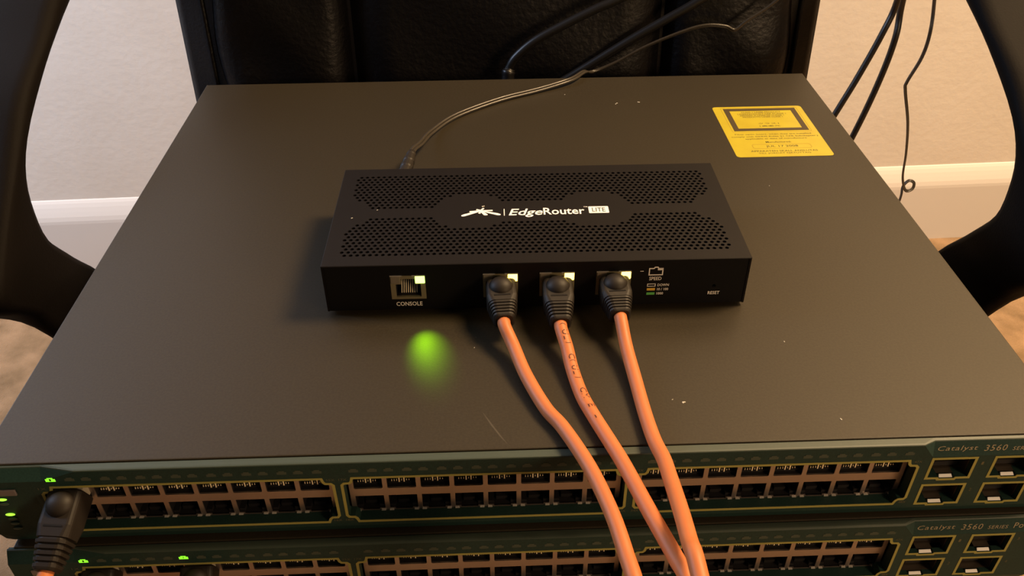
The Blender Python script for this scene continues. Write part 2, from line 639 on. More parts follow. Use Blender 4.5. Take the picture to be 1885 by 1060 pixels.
def bank_mesh():
    W = PITCH_P * 4 + 1.0
    outer = [(-W, -10.6), (W, -10.6), (W, -36.35), (-W, -36.35)]
    holes = []
    for i in range(8):
        c = (i - 3.5) * PITCH_P
        holes.append([(c - 5.95, -12.4), (c + 5.95, -12.4), (c + 5.95, -22.3), (c - 5.95, -22.3)])
        holes.append([(c - 5.95, -27.0), (c + 5.95, -27.0), (c + 5.95, -35.3), (c + 3.6, -35.3), (c + 3.6, -36.1), (c - 3.6, -36.1), (c - 3.6, -35.3), (c - 5.95, -35.3)])
    vs, tris, loops = cdt(outer, holes)
    m = MB()
    m.tri_plate(vs, tris, loops, FRONT, 1.05, 1.55)
    # folded rim below each upper opening
    for i in range(8):
        c = (i - 3.5) * PITCH_P
        m.box((c - 5.6) * MM, (c + 5.6) * MM, 0.75 * MM, 1.1 * MM, -22.65 * MM, -22.25 * MM)
    return m.mesh('port_bank', 'shield_metal')


def cavity_mesh(upper):
    """open-fronted moulded box of one jack with its inner steps"""
    m = MB()
    if upper:
        z0, z1 = -22.3, -12.4
    else:
        z0, z1 = -35.6, -27.0
    x = 5.95
    y0, y1 = 1.56, 13.0
    v = [(-x, y0, z0), (x, y0, z0), (x, y0, z1), (-x, y0, z1), (-x, y1, z0), (x, y1, z0), (x, y1, z1), (-x, y1, z1)]
    m.add([(a * MM, b * MM, c * MM) for a, b, c in v], [(0, 1, 5, 4), (1, 2, 6, 5), (2, 3, 7, 6), (3, 0, 4, 7), (4, 5, 6, 7)])
    if upper:
        m.box(-5.7 * MM, 5.7 * MM, 3.2 * MM, 9 * MM, -22.25 * MM, -20.9 * MM)
        m.box(-4.6 * MM, 4.6 * MM, 6.0 * MM, 12 * MM, -14.5 * MM, -12.5 * MM)
    else:
        m.box(-5.8 * MM, -3.5 * MM, 2.2 * MM, 8 * MM, -35.5 * MM, -33.9 * MM)
        m.box(3.5 * MM, 5.8 * MM, 2.2 * MM, 8 * MM, -35.5 * MM, -33.9 * MM)
        m.box(-2.6 * MM, 2.2 * MM, 4.2 * MM, 8 * MM, -35.5 * MM, -33.6 * MM)
    return m.mesh('port_cavity', 'jack_black')


def pins_mesh():
    m = MB()
    for i in range(8):
        x = (i - 3.5) * 1.02 - 0.5
        long_ = i in (3, 5)
        w = 0.24 if long_ else 0.12
        m.box((x - w) * MM, (x + w) * MM, 2.5 * MM, 2.9 * MM, (-20.6 if long_ else -20.0 + 0.05 * i) * MM, (-12.5 if long_ else -19.0) * MM)
    return m.mesh('contact_pins', 'pin_gold')


def tabs_mesh():
    m = MB()
    for s in (-1, 1):
        a, b = sorted((s * 4.3, s * 6.15))
        m.add([(a * MM, 0.35 * MM, -35.75 * MM), (b * MM, 0.35 * MM, -35.75 * MM), (b * MM, 1.2 * MM, -35.45 * MM), (a * MM, 1.2 * MM, -35.45 * MM),
               (a * MM, 0.35 * MM, -36.0 * MM), (b * MM, 0.35 * MM, -36.0 * MM), (b * MM, 1.2 * MM, -36.0 * MM), (a * MM, 1.2 * MM, -36.0 * MM)],
              [(0, 1, 2, 3), (4, 7, 6, 5), (0, 4, 5, 1), (1, 5, 6, 2), (2, 6, 7, 3), (3, 7, 4, 0)])
    return m.mesh('grounding_tab', 'bright_metal')


ICON = [(-1.9, -1.1), (1.9, -1.1), (1.9, 0.35), (1.1, 0.35), (1.1, 0.95), (-1.1, 0.95), (-1.1, 0.35), (-1.9, 0.35)]


def icon_mesh(material):
    vs, tris, loops = cdt(ICON, [])
    m = MB()
    m.tri_plate(vs, tris, loops, FRONT, -4.10, -3.95)
    return m.mesh('port_indicator', material)


def cage_mesh():
    """metal cage behind one small-form-factor opening"""
    m = MB()
    x0, x1, z0, z1, y0, y1 = 0.6, 17.4, -11.8, -0.6, -1.6, 14.0
    t = 0.5
    for a in ((x0, x0 + t, y0, y1, z0, z1), (x1 - t, x1, y0, y1, z0, z1), (x0 + t, x1 - t, y0, y1, z1 - t, z1), (x0 + t, x1 - t, y0, y1, z0, z0 + t), (x0 + t, x1 - t, y1 - t, y1, z0 + t, z1 - t)):
        m.box(*[k * MM for k in a])
    return m.mesh('sfp_cage', 'cage_metal')


def cage_tab_mesh():
    m = MB()
    v = [(5.8, -3.7, -11.9), (11.4, -3.7, -11.9), (11.2, -2.6, -11.0), (6.0, -2.6, -11.0)]
    v += [(a, b + 0.4, c - 0.4) for a, b, c in v]
    m.add([(a * MM, b * MM, c * MM) for a, b, c in v], [(0, 1, 2, 3), (4, 7, 6, 5), (0, 4, 5, 1), (1, 5, 6, 2), (2, 6, 7, 3), (3, 7, 4, 0)])
    return m.mesh('latch_tab', 'tab_glint')


def cage_core_mesh():
    m = MB()
    m.box(1.3 * MM, 16.7 * MM, 4 * MM, 13 * MM, -11.2 * MM, -1.2 * MM)
    m.box(3.0 * MM, 15.0 * MM, 1.5 * MM, 4.1 * MM, -10.4 * MM, -7.8 * MM)
    return m.mesh('cage_spring', 'jack_black')


def make_switch(loc, rz, label, lit, model_text):
    root = empty('network_switch', (loc[0], loc[1], loc[2] - SH - 0.0006), label, 'network switch', 'stacked rack switches on the chair seat', rz)
    OFF = (0, 0, SH + 0.0006)

    def chassis():
        m = MB()
        t = 0.0011
        m.rbox(-0.220, 0.220, 0.0, 0.3626, -t, 0.0, 0.0005, 2)
        m.box(-0.220, 0.220, 0.0, 0.3626, -SH, -SH + t)
        m.box(-0.220, -0.220 + t, 0.0, 0.3626, -SH + t, -t * 0.6)
        m.box(0.220 - t, 0.220, 0.0, 0.3626, -SH + t, -t * 0.6)
        m.box(-0.220 + t, 0.220 - t, 0.3626 - t, 0.3626, -SH + t, -t * 0.6)
        m.box(-0.218, 0.218, 0.016, 0.017, -SH + t, -t * 0.6)
        return m.mesh('chassis', 'switch_paint')
    link('chassis', shared('chassis', chassis), root, OFF)
    bez = link('front_bezel', shared('bezel', bezel_mesh), root, OFF)
    link('bezel_lip', shared('bezel_plastic_lit', bezel_top_mesh), bez)
    # the face between the bezel and the metal box
    for gi, c in enumerate(GC):
        def gold():
            m = MB()
            m.add(*ribbon(group_outline(c), 1.15, FRONT, -4.12, -3.9))
            return m.mesh('gold_border', 'gold_print')
        link('gold_border', shared(('gold', gi), gold), bez)
        bank = link('port_bank', shared('bank', bank_mesh), root, (c * MM, 0, OFF[2]))
        for i in range(8):
            x = (i - 3.5) * PITCH_P * MM
            for upper in (True, False):
                link('port_cavity', shared(('cav', upper), lambda: cavity_mesh(upper)), bank, (x, 0, 0))
            tag(link('contact_pins', shared('pins', pins_mesh), bank, (x, 0, 0)), kind='stuff')
            tag(link('grounding_tab', shared('tabs', tabs_mesh), bank, (x, 0, 0)), kind='stuff')
            for s in (-1, 1):
                port = gi * 16 + i * 2 + (1 if s < 0 else 2)
                px, pz = c + (i - 3.5) * PITCH_P + s * 3.7, -5.3
                if port in lit:
                    ic = link('port_indicator', shared('icon_on', lambda: icon_mesh('led_green_icon')), bez, (px * MM, 0, pz * MM))
                    ic['label'] = 'lit green port indicator'
                    m = MB()
                    add_text(m, str(port), px - 0.35, px + 0.35, pz - 0.75, pz + 0.55, FRONT, -4.13, bold=0.02)
                    m.build('indicator_number', 'icon_ink', bez)
                else:
                    link('port_indicator', shared('icon_off', lambda: icon_mesh('dim_print')), bez, (px * MM, 0, pz * MM))
    for x0, z1 in SFPS:
        cage = link('sfp_cage', shared('cage', cage_mesh), root, (x0 * MM, 0, OFF[2] + z1 * MM))
        link('latch_tab', shared('cage_tab', cage_tab_mesh), cage)
        link('cage_spring', shared('cage_core', cage_core_mesh), cage)

        def sgold():
            m = MB()
            m.add(*ribbon(sfp_outline(0, 0), 1.15, FRONT, -4.12, -3.9))
            return m.mesh('gold_border', 'gold_print')
        link('gold_border', shared('sgold', sgold), bez, (x0 * MM, 0, z1 * MM))

    # small printing at the corners of the gold borders and by the cages
    nums = []
    for gi, c in enumerate(GC):
        a = 1 + gi * 16
        nums += [(f'{a}X', c - 58.6, -11.2, 3.2, 1.3), (f'{a + 14}X', c + 55.4, -11.2, 3.2, 1.3), (f'{a + 1}X', c - 58.6, -36.4, 3.2, 1.3), (f'{a + 15}X', c + 55.4, -36.4, 3.2, 1.3)]
    nums += [(str(k + 1), x, z, 1.0, 1.8) for k, (x, z) in enumerate(((183.0, -13.5), (183.0, -29.8), (209.0, -13.5), (209.0, -29.8)))]
    for tx, x, z, w, h in nums:
        link('port_number', shared(('num', tx, x, z), lambda: add_text(MB(), tx, x, x + w, z, z + h, FRONT, -4.08).mesh('port_number', 'small_print')), bez)
    # model name on the sloped right end
    m = MB()

    def slope(x, z, d):
        return (x * MM, (-4.0 + 2.2 * (z + 8.0) / 6.8 - 0.12) * MM, z * MM)
    x = 163.0
    for body, w, h, sp in model_text:
        add_text(m, body, x, x + w, -5.9, -5.9 + h, slope, 0, shear=0.25, spacing=1.1)
        x += w + sp
    m.build('model_lettering', 'cream_print', bez)

    # left end: mode button and status lights
    m = MB()
    m.rbox(-214.5 * MM, -206.5 * MM, -4.7 * MM, -3.8 * MM, -13.6 * MM, -10.2 * MM, 0.35 * MM)
    m.build('mode_button', 'button_plastic', bez)
    for k, z in enumerate((-16.3, -19.0, -25.6, -28.3, -31.2, -34.4)):
        m = MB()
        m.ell((-213.8 * MM, -4.0 * MM, z * MM), 2.0 * MM, 0.45 * MM, 0.75 * MM, 14, 6)
        on = k in (0, 2)
        o = m.build('status_light', 'led_green_status' if on else 'led_off', bez, True)
        if on:
            o['label'] = 'lit green status light'
    for sx in (-0.18, 0.18):
        for yy in (0.04, 0.32):
            m = MB()
            m.tube([(sx, yy, -SH - 0.0006), (sx, yy, -SH + 0.0002)], 0.006, 16)
            m.build('foot_pad', 'boot_rubber', root, loc=OFF)
    return root


SW1 = (0.0, 0.0, ZT)
SW2 = (0.0018, -0.0059, ZT - 0.0438)
SERIES = [('Catalyst', 16.5, 2.6, 2.6), ('3560', 9.5, 2.6, 2.2), ('SERIES', 9.0, 1.6, 2.2), ('PoE-48', 13.0, 2.6, 0)]
upper_switch = make_switch(SW1, 0.0, 'upper dark grey 48-port rack switch with the small black router on it', {1}, SERIES)
make_switch(SW2, 0.0024, 'lower 48-port rack switch resting on the seat beneath another switch', {1, 7}, SERIES)

# yellow laser label on the upper switch
lab = empty('laser_label', (0.17035, 0.271, ZT), 'yellow laser class sticker with black frame on the upper switch', 'sticker')
LO = Vector((170.35, 271.0))


def LT(x, y, d):
    return ((x - LO.x) * MM, (y - LO.y) * MM, d * MM)


vs, tris, loops = cdt(rrect(139.6, 201.1, 235.2, 307.2, 2.5, 5), [])
m = MB()
m.tri_plate(vs, tris, loops, LT, 0.16, 0.03)
m.build('label_sheet', 'label_yellow', lab)
m = MB()
m.add(*ribbon([(148.35, 302.2), (194.2, 302.2), (194.2, 272.3), (148.35, 272.3)], 3.6, LT, 0.24, 0.14))
m.build('warning_frame', 'label_ink', lab)
m = MB()
m.add(*ribbon(rrect(145.1, 197.3, 268.8, 305.2, 1.2, 3), 0.3, LT, 0.2, 0.14))
m.add(*ribbon(rrect(152.9, 190.3, 246.0, 251.6, 1.6, 3), 0.35, LT, 0.2, 0.14))
m.build('thin_frames', 'label_soft_ink', lab)
m = MB()
for tx, x0, x1, yc, h in (('CLASS 1 LASER PRODUCT', 157.8, 184.8, 298.1, 1.7), ('LASERPRODUKT DER KLASSE 1', 154.7, 187.7, 295.4, 1.7),
                          ('APPAREIL A LASER DE CLASSE 1', 155.6, 185.6, 293.0, 1.7), ('PRODUCTO LASER CLASE 1', 157.2, 184.2, 290.8, 1.6)):
    add_text(m, tx, x0, x1, yc - h / 2, yc + h / 2, LT, 0.2, bold=0.005)
for tx, x0, x1, yc, h in (('クラス1', 165.0, 178.8, 281.0, 1.9), ('1类激光', 165.0, 178.8, 277.3, 1.9),
                          ('Fiber optic lasers, when they are installed', 145.6, 195.6, 265.5, 2.0), ('comply with DHHS Rules 21 CFR Subchapter J', 142.6, 199.0, 262.2, 2.0),
                          ('applicable at date of manufacture', 150.8, 190.8, 259.1, 2.0), ('Manufactured:', 162.8, 179.2, 254.6, 2.0), ('JUL 17 2008', 161.5, 182.0, 248.6, 3.0),
                          ('APPARATEN SKALL ANSLUTAS', 150.2, 192.6, 242.6, 2.0), ('TILL JORDAT NATUTTAG', 154.3, 187.4, 239.5, 2.0)):
    add_text(m, tx, x0, x1, yc - h / 2, yc + h / 2, LT, 0.2, bold=0.004)
m.build('label_lettering', 'label_ink', lab)

# ------------------------------------------------------------------ small black router
EX, EY, EA, EG, EH = 0.0059, 0.0887, -0.00666, 0.0014, 26.9
router = empty('desktop_router', (EX, EY, ZT), 'small black router with perforated top sitting on the upper switch', 'router', rz=EA)
RO = (0, 0, EG)

# perforated cover
HP, HR, HROW = 3.0, 0.98, 2.6
band_b = [(-92.6, 83), (92.6, 83), (92.6, 61.5), (81, 48.8), (51.2, 48.8), (41.5, 60.6), (22, 60.6), (16, 55), (-16, 55), (-22, 60.6), (-41.5, 60.6), (-51.2, 48.8), (-81, 48.8), (-92.6, 61.5)]
band_f = [(x, 90.0 - y) for x, y in band_b]
band_f = [(x, y - 0.2) for x, y in band_f]
cent = []
for b_, y0 in ((band_b, 49.9), (band_f, 8.0)):
    for j in range(14):
        for i in range(-33, 34):
            p = (i * HP + (j % 2) * HP / 2, y0 + j * HROW)
            if inside(p, b_):
                cent.append(p)
holes = [[(x + HR * math.cos(math.pi * (k + 0.5) / 4), y + HR * math.sin(math.pi * (k + 0.5) / 4)) for k in range(8)] for x, y in cent]
hgrid = {}
for x, y in cent:
    hgrid.setdefault((int(x // 4), int(y // 4)), []).append((x, y))


def in_hole(c):
    gx, gy = int(c.x // 4), int(c.y // 4)
    for a in (-1, 0, 1):
        for b in (-1, 0, 1):
            for x, y in hgrid.get((gx + a, gy + b), ()):
                if (x - c.x) ** 2 + (y - c.y) ** 2 < (HR * 0.93) ** 2:
                    return True
    return False


vs, tris, loops = cdt([(-99.7, -0.1), (99.7, -0.1), (99.7, 90), (-99.7, 90)], holes, keep_out=in_hole)
m = MB()
m.tri_plate(vs, tris, loops, TOP, EH, EH - 1.0)
for s in (-1, 1):
    a, b = sorted((s * 100.0, s * 99.0))
    m.box(a * MM, b * MM, 0, 90 * MM, 0.3 * MM, (EH - 0.3) * MM)
m.box(-99 * MM, 99 * MM, 89 * MM, 90 * MM, 0.3 * MM, (EH - 0.9) * MM)
# rolled front and side edges
m.tube([(-99.7 * MM, -0.1 * MM, (EH - 0.5) * MM), (99.7 * MM, -0.1 * MM, (EH - 0.5) * MM)], 0.5 * MM, 10)
for s in (-1, 1):
    m.tube([(s * 99.5 * MM, -0.1 * MM, (EH - 0.5) * MM), (s * 99.5 * MM, 90 * MM, (EH - 0.5) * MM)], 0.5 * MM, 10)
m.build('perforated_cover', 'router_paint', router, loc=RO)
m = MB()
m.box(-98.9 * MM, 98.9 * MM, 1.6 * MM, 88.9 * MM, 0.2 * MM, 2.0 * MM)
m.build('base_tray', 'router_inside', router, loc=RO)
JX = [-60.6, -17.2, 9.4, 36.1]       # jack centres
JW, JZ0, JZ1 = 8.3, 6.6, 20.3
vs, tris, loops = cdt([(-98.95, 0.3), (98.95, 0.3), (98.95, EH - 1.0), (-98.95, EH - 1.0)],
                      [[(x - JW, JZ0), (x + JW, JZ0), (x + JW, JZ1), (x - JW, JZ1)] for x in JX] +
                      [[(84.4 + 0.9 * math.cos(math.pi * k / 6), 10.4 + 0.9 * math.sin(math.pi * k / 6)) for k in range(12)]])
m = MB()
m.tri_plate(vs, tris, loops, FRONT, 0.35, 1.5)
m.build('front_panel', 'router_front', router, loc=RO)
for sx in (-88, 88):
    for yy in (10, 80):
        m = MB()
        m.tube([(sx * MM, yy * MM, 0.0), (sx * MM, yy * MM, 1.7 * MM)], 5 * MM, 16)
        m.build('rubber_foot', 'boot_rubber', router)

for ji, jx in enumerate(JX):
    m = MB()
    # stamped shell: frame with a keyed opening
    key = [(-5.9, 7.9), (5.9, 7.9), (5.9, 15.4), (3.2, 15.4), (3.2, 18.4), (-3.2, 18.4), (-3.2, 15.4), (-5.9, 15.4)]
    out = [(-JW + 0.1, JZ0 + 0.1), (JW - 0.1, JZ0 + 0.1), (JW - 0.1, JZ1 - 0.1), (-JW + 0.1, JZ1 - 0.1)]
    vs, tris, loops = cdt(out, [key])
    m.tri_plate(vs, tris, loops, lambda x, z, d: ((x + jx) * MM, d * MM, z * MM), 0.1, 1.3)
    jack = m.build('ethernet_jack', 'jack_shell', router, loc=RO)
    m = MB()
    for a in ((-6.0, 6.0, 1.3, 12, 7.2, 7.9), (-6.0, 6.0, 1.3, 12, 18.4, 19.0), (-6.6, -5.9, 1.3, 12, 7.2, 19), (5.9, 6.6, 1.3, 12, 7.2, 19), (-6.0, 6.0, 11.5, 12, 7.9, 18.4)):
        m.box((a[0] + jx) * MM, (a[1] + jx) * MM, *[k * MM for k in a[2:]])
    m.build('jack_cavity', 'jack_black', jack)
    m = MB()
    for k in range(8):
        x = jx + (k - 3.5) * 1.02
        m.add([((x + sx) * MM, yy * MM, zz * MM) for sx in (-0.22, 0.22) for yy, zz in ((3.0, 8.3), (3.0, 8.9), (9.0, 14.6), (9.4, 14.2))],
              [(0, 1, 5, 4), (1, 2, 6, 5), (2, 3, 7, 6), (3, 0, 4, 7), (0, 3, 2, 1), (4, 5, 6, 7)])
    tag(m.build('contact_pins', 'pin_gold', jack), kind='stuff')
    for s in (-1, 1):
        m = MB()
        a, b = sorted((jx + s * 3.5, jx + s * 8.0))
        m.rbox(a * MM, b * MM, -0.25 * MM, 1.2 * MM, 15.9 * MM, 19.9 * MM, 0.3 * MM)
        if s > 0:
            o = m.build('link_light', 'led_green_lit' if ji == 0 else 'led_amber_lit', jack)
            o['label'] = 'lit green link light' if ji == 0 else 'lit amber link light'
        else:
            m.build('activity_light', 'led_window', jack)
    m = MB()
    for a, b in ((-8.2, -2.6), (2.0, 8.2)):
        m.box((jx + a) * MM, (jx + b) * MM, -0.15 * MM, 0.6 * MM, 20.1 * MM, 20.45 * MM)
    m.build('shell_lip', 'bright_metal', jack)

# the console light throws a green patch on the switch in front of the router
sd = bpy.data.lights.new('console_link_glow', 'SPOT')
sd.energy = 0.085
sd.color = (0.40, 1.0, 0.0)
sd.spot_size = math.radians(43)
sd.spot_blend = 1.0
sd.shadow_soft_size = 0.0012
so = bpy.data.objects.new('console_link_glow', sd)
col.objects.link(so)
so.parent = router
a = Vector((-0.0552, -0.0010, 0.0195))
so.location = a
so.rotation_euler = (Vector((-0.0505, -0.0262, 0.0)) - a).to_track_quat('-Z', 'Y').to_euler()

# printing on the router's front
FD = 0.25
m = MB()
for nm, tx, x0, x1, z0, z1, bd in (('console_lettering', 'CONSOLE', -67.0, -54.6, 2.5, 4.9, 0.012), ('speed_lettering', 'SPEED', 53.0, 58.8, 14.5, 16.5, 0.008), ('legend_lettering', 'DOWN', 57.3, 62.7, 10.9, 12.4, 0.01),
                                   ('legend_lettering', '10 / 100', 57.3, 62.6, 8.4, 9.9, 0.01), ('legend_lettering', '1000', 57.2, 60.4, 5.9, 7.4, 0.01), ('reset_lettering', 'RESET', 81.9, 87.5, 5.4, 7.3, 0.012)):
    add_text(MB(), tx, x0, x1, z0, z1, FRONT, FD, bold=bd).build(nm, 'white_print', router, loc=RO)
m.add(*ribbon([(52.7, 17.6), (59.0, 17.6), (59.0, 21.3), (57.0, 21.3), (56.6, 22.0), (55.2, 22.0), (54.8, 21.3), (52.7, 21.3)], 0.5, FRONT, FD, FD + 0.1))
m.box(56.6 * MM, 59.1 * MM, FD * MM, (FD + 0.1) * MM, 20.3 * MM, 21.5 * MM)
m.build('port_symbol', 'white_print', router, loc=RO)
m = MB()
m.add(*ribbon([(52.5, 10.95), (56.2, 10.95), (56.2, 12.3), (52.5, 12.3)], 0.3, FRONT, FD, FD + 0.1))
m.build('down_swatch', 'white_print', router, loc=RO)
m = MB()
m.box(48.4 * MM, 50.0 * MM, FD * MM, (FD + 0.1) * MM, 19.7 * MM, 20.0 * MM)
m.build('dash_mark', 'white_print', router, loc=RO)
m = MB()
m.box(52.4 * MM, 56.3 * MM, FD * MM, (FD + 0.1) * MM, 8.45 * MM, 9.85 * MM)
m.build('amber_swatch', 'amber_print', router, loc=RO)
m = MB()
m.box(52.4 * MM, 56.3 * MM, FD * MM, (FD + 0.1) * MM, 5.9 * MM, 7.3 * MM)
m.build('green_swatch', 'green_print', router, loc=RO)

# printing on the router's top: antenna emblem, name, LITE tag
TD = EH + 0.06
m = MB()


LIFT = [0.0]


def bar(x0, y0, x1, y1, w0, w1):
    d = Vector((x1 - x0, y1 - y0)).normalized()
    n = Vector((-d.y, d.x))
    pts = [(x0 + n.x * w0, y0 + n.y * w0), (x0 - n.x * w0, y0 - n.y * w0), (x1 - n.x * w1, y1 - n.y * w1), (x1 + n.x * w1, y1 + n.y * w1)]
    LIFT[0] += 0.006
    m.add([TOP(*p, TD + LIFT[0]) for p in pts], [(0, 1, 2, 3)])


def disc(x, y, rx, ry, rot):
    pts = []
    for k in range(14):
        a = 2 * math.pi * k / 14
        u, v = rx * math.cos(a), ry * math.sin(a)
        pts.append(TOP(x + u * math.cos(rot) - v * math.sin(rot), y + u * math.sin(rot) + v * math.cos(rot), TD + LIFT[0] + 0.003))
    m.add(pts, [tuple(range(14))])


bar(-26.2, 45.2, -34.6, 41.2, 0.55, 0.95)
disc(-34.7, 41.1, 1.3, 0.85, 0.35)
bar(-26.2, 45.2, -17.6, 41.6, 0.45, 0.9)
disc(-17.4, 41.5, 1.3, 0.8, -0.35)
bar(-26.4, 45.2, -23.9, 41.7, 0.5, 0.95)
disc(-23.8, 41.5, 1.15, 0.7, -0.1)
bar(-25.8, 45.1, -27.0, 42.6, 0.35, 0.6)
bar(-25.8, 45.2, -31.8, 44.4, 0.5, 0.6)
bar(-25.8, 45.2, -20.2, 45.3, 0.45, 0.55)
bar(-26.4, 45.0, -24.7, 47.6, 0.5, 0.5)
bar(-24.4, 44.8, -28.4, 46.4, 0.45, 0.5)
m.box(-14.6 * MM, -14.2 * MM, 40.2 * MM, 46.5 * MM, (TD - 0.05) * MM, TD * MM)
add_text(m, 'Edge', -12.2, 4.9, 38.4, 46.4, TOP, TD, shear=0.26, bold=0.014)
add_text(m, 'Router', 5.3, 26.0, 40.4, 46.8, TOP, TD, bold=0.014)
add_text(m, 'TM', 25.8, 27.8, 46.6, 47.5, TOP, TD, bold=0.005)
tv, tt, tl = cdt(rrect(28.2, 38.3, 41.0, 47.3, 0.5, 3), [])
m.tri_plate(tv, tt, tl, TOP, TD, TD - 0.05)
m.build('name_lettering', 'white_print', router, loc=RO)
m = MB()
add_text(m, 'LITE', 29.9, 36.6, 42.2, 46.1, TOP, TD + 0.04, bold=0.006)
m.build('tag_lettering', 'black_print', router, loc=RO)

# ------------------------------------------------------------------ patch cables


def boot_sections(p0, direction, L, s=1.0):
    """rounded sections of a ribbed strain-relief boot from p0 along direction"""
    d = Vector(direction).normalized()
    side = d.cross(Vector((0, 0, 1))).normalized()
    upv = side.cross(d).normalized()
    st = [(0.0, 6.6, 6.0), (0.02, 7.0, 6.3), (0.45, 7.1, 6.0), (0.60, 6.7, 5.6)]
    n = 5
    for k in range(n):
        t0 = 0.61 + 0.36 * k / n
        w = 6.5 - 1.9 * k / n
        st += [(t0, w * 0.88, w * 0.80), (t0 + 0.022, w * 0.88, w * 0.80), (t0 + 0.026, w, w * 0.92), (t0 + 0.066, w * 0.97, w * 0.88)]
    st += [(0.985, 4.3, 4.1), (1.0, 3.9, 3.8)]
    loops = []
    for t, w, h in st:
        c = Vector(p0) + d * (t * L)
        r = min(w, h) * (0.35 if t < 0.6 else 0.55)
        loops.append([c + side * (a * MM * s) + upv * (b * MM * s) for a, b in rrect(-w, w, -h, h, r, 4)])
    return loops, d, side, upv


def patch_cable(label, p0, direction, L, path, group, ink=None, cable=True):
    p0 = Vector(p0)
    root = empty('patch_cable', p0, label, 'cable', group)
    loops, d, side, upv = boot_sections(p0, direction, L)
    m = MB()
    m.loft([[q - p0 for q in l] for l in loops])
    boot = m.build('boot', 'boot_rubber', root)
    for pl in boot.data.polygons:
        pl.use_smooth = False
    # rounded latch cover on top
    m = MB()
    m.ell((0, 0, 0), 5.7 * MM, 5.6 * MM, 4.4 * MM, 20, 12)
    R = Matrix((side, d, upv)).transposed()
    c = d * (0.20 * L) + upv * 5.0 * MM
    m.v = [R @ q + c for q in m.v]
    m.build('latch_cover', 'boot_rubber', boot, True)
    m = MB()
    m.box(-3.8 * MM, 3.8 * MM, -0.35 * MM, 0.35 * MM, -0.3 * MM, 0.08 * MM)
    c = d * (0.475 * L) + upv * 6.0 * MM
    m.v = [R @ q + c for q in m.v]
    m.build('slot', 'boot_slot', boot)
    # clear plug inside the jack
    m = MB()
    m.box(-5.7 * MM, 5.7 * MM, -9 * MM, 0.5 * MM, -3.6 * MM, 3.2 * MM)
    m.v = [R @ q for q in m.v]
    m.build('plug', 'clear_plug', root)
    tip = p0 + d * (L * 0.93)
    pts = catmull([tip - p0, p0 + d * (L + 0.003) - p0] + [Vector(q) - p0 for q in path], 8)
    m = MB()
    m.tube(pts, 2.95 * MM, 16)
    m.build('cable', 'orange_pvc', root, True)
    if ink:
        body, s0, ang0, size, step = ink
        fr = frames(pts)
        acc = [0.0]
        for i in range(1, len(fr)):
            acc.append(acc[-1] + (fr[i][0] - fr[i - 1][0]).length)

        def at(s):
            i = 1
            while i < len(acc) - 1 and acc[i] < s:
                i += 1
            t = (s - acc[i - 1]) / max(1e-9, acc[i] - acc[i - 1])
            return [fr[i - 1][k].lerp(fr[i][k], t) for k in range(4)]
        m = MB()
        s = s0
        for ch in body:
            if ch != ' ':
                v, f, asp = text_mesh(ch)
                w = min(1.0, asp) * size
                vv = []
                for px, py in v:
                    p, t, a, b = at(s + px * w)
                    # upward-facing side of the cable, letters' tops to the right-hand side
                    n0 = (Vector((0, 0, 1)) - t * t.z).normalized()
                    s0v = t.cross(n0)
                    th = ang0 - (py - 0.5) * size / 0.00295
                    vv.append(p + (n0 * math.cos(th) + s0v * math.sin(th)) * 0.00302)
                m.add(vv, f)
            s += step
        m.build('cable_print', 'cable_ink', root)
    return root


def W(*p):
    return (p[0] * MM, p[1] * MM, ZT + p[2] * MM)


def er_world(x, y, z):
    c, s = math.cos(EA), math.sin(EA)
    return (EX + (x * c - y * s) * MM, EY + (x * s + y * c) * MM, ZT + EG + z * MM)


GRP = 'orange patch cables in the router ports'
patch_cable('orange patch cable in the router port nearest the console port', er_world(JX[1], -0.4, 12.4), (0.05, -1, -0.12), 0.0220,
            [W(-6.5, 54.5, 7.0), W(-1.7, 38, 4.4), W(5.6, 19, 3.1), W(12.0, 7.5, 3.1), W(20.2, -13.6, 3.6), W(25.6, -36, 5), W(28.4, -54, 5), W(30.5, -72, 4), W(33, -105, -12), W(35, -140, -70), W(36, -165, -180), W(38, -175, -330), W(42, -185, -500)], GRP)
patch_cable('orange patch cable with printed lettering in the middle router port', er_world(JX[2], -0.4, 12.4), (0.0, -1, -0.14), 0.0240,
            [W(17.2, 52, 7.0), W(18.6, 40.6, 4.5), W(21.2, 26.4, 3.1), W(24.5, 15.1, 3.1), W(30.6, -3.0, 3.2), W(33.7, -13.5, 3.8), W(39.2, -37, 6), W(44.4, -58, 8), W(46.9, -72, 9), W(51, -105, -6), W(53, -140, -66), W(54, -165, -178), W(56, -175, -330), W(60, -185, -500)], GRP,
            ink=('(UL) C(UL) CM E L', 0.0035, -0.25, 0.0030, 0.0033))
patch_cable('orange patch cable in the router port beside the speed legend', er_world(JX[3], -0.4, 12.4), (0.03, -1, -0.10), 0.0210,
            [W(43.6, 52, 6.8), W(45.1, 33.2, 4.0), W(46.2, 14.2, 3.1), W(47.4, -0.8, 3.6), W(48.9, -12.5, 5.6), W(49.0, -23, 8), W(48.3, -45, 15), W(47.4, -61, 20), W(47.2, -73, 23), W(50, -105, 10), W(64, -140, -56), W(67, -168, -175), W(70, -180, -330), W(74, -190, -500)], GRP)

GRP2 = 'patch cables in the switch ports'
P1X = GC[0] - 3.5 * PITCH_P
patch_cable('orange patch cable with black boot in the first port of the upper switch', W(P1X, -1.0, -17.0), (-0.10, -1, -0.42), 0.031,
            [W(P1X - 4.4, -34, -33), W(P1X - 6.5, -41, -42), W(P1X - 10, -50, -62), W(P1X - 12, -56, -110), W(P1X - 12, -58, -220), W(P1X - 10, -60, -500)], GRP2)


def W2(x, y, z):
    return W(x + 1.8, y - 5.9 + x * 0.0024, z - 43.8)


